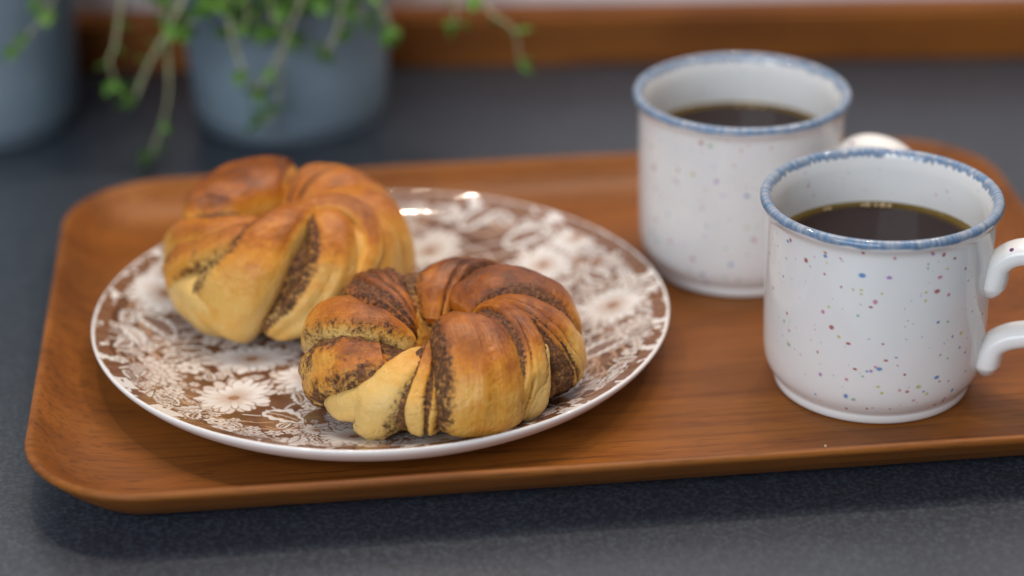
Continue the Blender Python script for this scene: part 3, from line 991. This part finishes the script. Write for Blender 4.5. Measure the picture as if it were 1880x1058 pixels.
RB = Ring(25.5, 20.3, 26.0, 15.0)
BACK = [
 ([(-168, 72, 9, 8, -1), (168, 82, 15, 11, 2), (144, 84, 18, 12, 3.2), (118, 84, 18.5, 12, 3.6), (96, 85, 16, 11, 3), (83, 87, 11, 8, 1.6)], dict(fa=.0, fb=.0, brown=.14)),
 ([(78, 152, 6, 5, 0.4), (67, 124, 11, 7, 2), (58, 97, 15, 8, 3), (50, 58, 17, 9, 3), (43, 12, 16, 8, 1.5), (40, -30, 12, 7, 0)], dict(fa=.2, fb=.8, stripes=((-.42, .13, 1.), (.10, .11, 1.)))),
 ([(24, 138, 6, 5, 0), (10, 108, 10, 7, 1.4), (6, 72, 14, 8, 2), (1, 35, 14, 8, 1.6), (-6, 0, 13, 8, 1), (-8, -34, 11, 7, 0)], dict(fa=.1, fb=.2)),
 ([(-108, 112, 4, 4, 0), (-128, 87, 6, 6, 1), (-146, 64, 7.5, 7, 1), (-166, 40, 8.5, 7, 1), (178, 10, 8, 7, .5)], dict(fa=.4, fb=.4)),
 ([(-106, 92, 4, 4, 1), (-122, 64, 6, 6, 1.5), (-138, 42, 7, 7, 1.5), (-152, 20, 8, 7, 1.5), (-160, -10, 7, 6, 0)], dict(fa=.3, fb=.3, face=.55)),
 ([(0, 112, 6, 6, 1), (-18, 84, 9, 8, 2), (-28, 46, 12.5, 9, 2.4), (-39, 11, 14, 10, 2.2), (-55, -23, 13, 9, 1.4), (-73, -44, 9, 7, 0)], dict(fa=.1, fb=.1, pale=.06)),
 ([(-164, -8, 3, 3, 1.5), (-152, -6, 8, 7, 1.5), (-137, -10, 13, 9, 1.8), (-122, -24, 14, 10, 1.5), (-106, -42, 10, 8, .5)], dict(pale=.10)),
 ([(-124, -46, 11, 8, .5), (-121, -15, 15, 10, 3), (-114, 10, 15, 11, 4.5), (-102, 40, 12.5, 10, 6.5), (-92, 72, 10, 9, 8), (-74, 99, 8, 8, 9), (-48, 104, 6, 7, 9.5), (-31, 82, 5, 5.5, 9), (-33, 54, 4.2, 5, 8), (-46, 26, 3.6, 4.6, 7), (-67, -2, 3.2, 4, 6), (-88, -28, 3, 4, 4)], dict(fa=.0, fb=.6, brown=.02)),
 ([(-48, 96, 5, 5, 4), (-53, 75, 8.5, 7, 6), (-59, 48, 9.6, 8, 6.4), (-69, 20, 9.4, 8, 5.6), (-84, -8, 8.6, 7, 4.2), (-97, -36, 5, 5, 2)], dict(fa=.9, fb=.0)),
]
bun((-86.8 * MM, 805.0 * MM, 0.0064), (0, 0, 0), RB, BACK, 2,
    'paler golden twisted bun with a looped knot of dough, behind the browner one', zhi=48)

# a single crumb lies on the tray
bmb = bmesh.new()
bmesh.ops.create_icosphere(bmb, subdivisions=2, radius=0.55 * MM)
rc = random.Random(2)
for v in bmb.verts:
    v.co *= rc.uniform(0.7, 1.3)
crm = bpy.data.meshes.new('crumb')
bmb.to_mesh(crm); bmb.free()
crumb = obj('bread_crumb', crm, mat_plain('crumb', (0.70, 0.50, 0.26), 0.8), loc=(108.4 * MM, 692.5 * MM, 0.0012))
tag(crumb, 'tiny pale crumb lying on the tray near its front edge', 'crumb')

# ------------------------------------------------------------------ pots and thyme
def pot(x, y, label):
    t = empty('zinc_pot', (x * MM, y * MM, ZC * MM))
    body = [(44.0, 6.5), (45.5, 6.8), (46.3, 8.5), (47.6, 30), (49.4, 62), (51.0, 92), (51.6, 100), (50.4, 100.2), (49.8, 92), (46.6, 40), (45.2, 12), (43.5, 9.8), (0.5, 9.6)]
    obj('pot_body', lathe('pot_body', body, 96), M_zinc, t)
    base = [(0.5, 1.5), (41, 1.3), (43, 0.0), (44.4, 0.1), (45.0, 1.2), (45.0, 6.4), (44.2, 7.0), (0.5, 7.0)]
    obj('base_ring', lathe('base_ring', base, 96), M_zinc_dark, t)
    a = np.linspace(0, 2 * np.pi, 80)
    rim = np.stack([51.7 * np.cos(a), 51.7 * np.sin(a), 0 * a + 100.5], -1)
    obj('rim', tube_mesh('rim', rim, 1.7, 12), M_zinc, t)
    s = obj('soil', lathe('soil', [(0.5, 90.0), (20, 91.5), (40, 89.5), (49.3, 86.5)], 48), M_soil, t)
    tag(t, label, 'pot', 'zinc pots on the counter')
    return t
POT_R = (-105.0, 1034.0)
POT_L = (-254.0, 1031.0)
pot(*POT_R, 'blue grey zinc pot with long trailing thyme, near the wooden strip')
pot(*POT_L, 'blue grey zinc pot with a single thyme sprig hanging on its side')

def leaf_mesh():
    n = 7
    u = np.linspace(0, 1, n)
    w = 2.1 * np.sin(math.pi * np.clip(u, 0.02, 0.99) ** 0.8)
    V = []
    for s, z in ((-1, 0.35), (0, -0.25), (1, 0.35)):
        V.append(np.stack([u * 5.6, s * w, z * w * 0.6 + 0.7 * u * (1 - u)], -1))
    up = np.stack(V, 1).reshape(-1, 3)
    lo = up - np.array([0, 0, 0.28])
    f = grid_faces(n, 3)
    k = len(up)
    rim = []
    loop = [i * 3 for i in range(n)] + [(n - 1) * 3 + 1] + [i * 3 + 2 for i in range(n - 1, -1, -1)] + [1]
    for p, q in zip(loop, loop[1:] + loop[:1]):
        rim.append((p, q, q + k, p + k))
    return make_mesh('leaf', np.vstack([up, lo]) * MM, np.vstack([f, f[:, ::-1] + k, np.array(rim)]))
LEAF = leaf_mesh()
LEAF.materials.append(M_leaf)
rl = random.Random(3)

def thyme(pot_xy, sprigs, label):
    bx, by = pot_xy
    t = empty('thyme_plant', (bx * MM, by * MM, (ZC + 90) * MM))
    tag(t, label, 'herb plant', 'thyme plants in the pots')
    org = np.array([bx, by, ZC + 90])
    for pts, rad, gap, dens in sprigs:
        P = catmull(np.array(pts, float) - org, 46)
        st = obj('stem', tube_mesh('stem', P, np.linspace(rad * 0.95, rad * 0.5, 46), 8), M_stem, t)
        L = np.concatenate([[0], np.cumsum(np.linalg.norm(np.diff(P, axis=0), axis=1))])
        s = gap * 0.5
        while s < L[-1]:
            p = np.array([np.interp(s, L, P[:, k]) for k in range(3)])
            i = min(len(P) - 2, int(np.searchsorted(L, s)))
            d = Vector(P[i + 1] - P[i - 1 if i else 0]).normalized()
            for side in range(2):
                if rl.random() > dens + 0.15:
                    continue
                lf = obj('leaf', LEAF, None, st)
                o = d.orthogonal().normalized()
                o.rotate(Matrix.Rotation(rl.uniform(0, 6.28), 3, d))
                dirv = (o + d * rl.uniform(0.1, 0.8)).normalized()
                lf.rotation_euler = dirv.to_track_quat('X', 'Z').to_euler()
                sc = rl.uniform(1.1, 1.9)
                lf.scale = (sc, sc, sc)
                lf.location = Vector(p) * MM
            s += gap * rl.uniform(0.7, 1.4)
        for k in range(3):                   # a tuft at the tip
            lf = obj('leaf', LEAF, None, st)
            d = Vector(P[-1] - P[-4]).normalized()
            dirv = (d + Vector((rl.uniform(-.9, .9), rl.uniform(-.9, .9), rl.uniform(-.3, .9)))).normalized()
            lf.rotation_euler = dirv.to_track_quat('X', 'Z').to_euler()
            sc = rl.uniform(1.2, 2.0)
            lf.scale = (sc, sc, sc)
            lf.location = Vector(P[-1]) * MM

def over(x0, y0, *pts):
    """a sprig that leaves the soil at x0,y0, arches over the pot rim and hangs through the given points"""
    fx, fy, fz = pts[0]
    return [(x0, y0, ZC + 88), (x0 * 0.6 + fx * 0.4, y0 * 0.6 + fy * 0.4, ZC + 116), (fx * 0.85 + x0 * 0.15, fy * 0.85 + y0 * 0.15 , fz + 22)] + list(pts)

SP = [
 (over(-135, 1022, (-169, 968, 85), (-171, 966, 73), (-175, 965, 55), (-178, 965, 48), (-177, 966, 38)), 1.15, 11, .35),
 (over(-125, 1012, (-140, 966, 83), (-149, 965, 65), (-161, 965, 45), (-168, 966, 30)), 1.5, 9, .45),
 (over(-120, 1018, (-152, 968, 71), (-152, 967, 53), (-153, 966, 32), (-157, 966, 17), (-163, 966, 2)), 1.0, 13, .35),
 (over(-115, 1010, (-124, 968, 80), (-123, 966, 60), (-119, 965, 43), (-113.6, 965, 32)), 1.4, 8, .4),
 (over(-98, 1010, (-89, 968, 82), (-94, 966, 67), (-103, 965, 47), (-112, 965, 33)), 1.5, 10, .4),
 (over(-85, 1015, (-72, 968, 82), (-75, 966, 62), (-81, 965, 50)), 1.5, 9, .6),
 (over(-100, 1015, (-99, 972, 65), (-102, 970, 42), (-106, 970, 19), (-112, 970, 15)), 0.9, 12, .4),
 (over(-75, 1018, (-62, 968, 84), (-56, 966, 71), (-52, 966, 61)), 1.0, 8, .5),
 (over(-70, 1022, (-31, 972, 84), (-24, 970, 72), (-23, 969, 62)), 0.9, 9, .55),
 (over(-65, 1026, (-17, 972, 83), (-8, 968, 67), (3, 966, 58), (5, 966, 44)), 0.8, 10, .5),
 (over(-110, 1020, (-115, 970, 82), (-116, 968, 65), (-124, 967, 60)), 1.0, 6, .7),
 (over(-105, 1020, (-103, 968, 84), (-104, 966, 66), (-98, 965, 58)), 1.0, 6, .7),
 (over(-118, 1022, (-134, 970, 84), (-136, 968, 70), (-143, 967, 62)), 1.0, 6, .7),
]
for k in range(16):                          # short leafy shoots spilling over the front of the rim
    x0 = -150 + 5.8 * k + rl.uniform(-4, 4)
    f = rl.uniform(966, 976)
    zt = rl.uniform(58, 80)
    SP.append((over(-105 + (x0 + 105) * 0.6, 1012, (x0, f + 3, 92), (x0 + rl.uniform(-3, 3), f, (92 + zt) / 2), (x0 + rl.uniform(-8, 8), f - 1, zt)), 0.8, 5.5, .6))

def bush(xy, seed):
    """the thick crown of small leaves that stands above the pot"""
    r = np.random.default_rng(seed)
    n = 2600
    L = np.array([v.co for v in LEAF.vertices]) * 1000.0
    F = [list(p.vertices) for p in LEAF.polygons]
    d = r.normal(size=(n, 3)); d /= np.linalg.norm(d, axis=1)[:, None]
    c = d * (r.random((n, 1)) ** 0.45) * np.array([84, 70, 52]) + np.array([0, 0, 62])
    c = c[c[:, 2] > 14 + 0.12 * np.hypot(c[:, 0], c[:, 1])]
    n = len(c)
    V, Q = [], []
    for k in range(n):
        e = Vector(r.normal(size=3)).normalized().to_track_quat('X', 'Z').to_matrix()
        V.append(L @ np.array(e).T * r.uniform(1.0, 1.7) + c[k])
    q = np.array([f for f in F if len(f) == 4])
    Q = (q[None] + (np.arange(n) * len(L))[:, None, None]).reshape(-1, 4)
    return make_mesh('foliage', np.vstack(V) * MM, Q)

thyme(POT_R, SP, 'green thyme with many pale stems trailing over the rim of its pot')
thyme(POT_L, [(over(-230, 1010, (-197, 967, 84), (-208, 965, 66), (-219, 965, 55)), 0.9, 10, .5),
              (over(-240, 1012, (-212, 970, 92), (-208, 968, 80), (-205, 968, 72)), 0.9, 7, .6)],
      'sparse green thyme sprig bent over the rim of its pot')
for pl, sd in zip([o for o in C.objects if o.name.startswith('thyme_plant')], (4, 9)):
    fo = obj('foliage', bush(None, sd), M_leaf, pl)
    fo['kind'] = 'stuff'
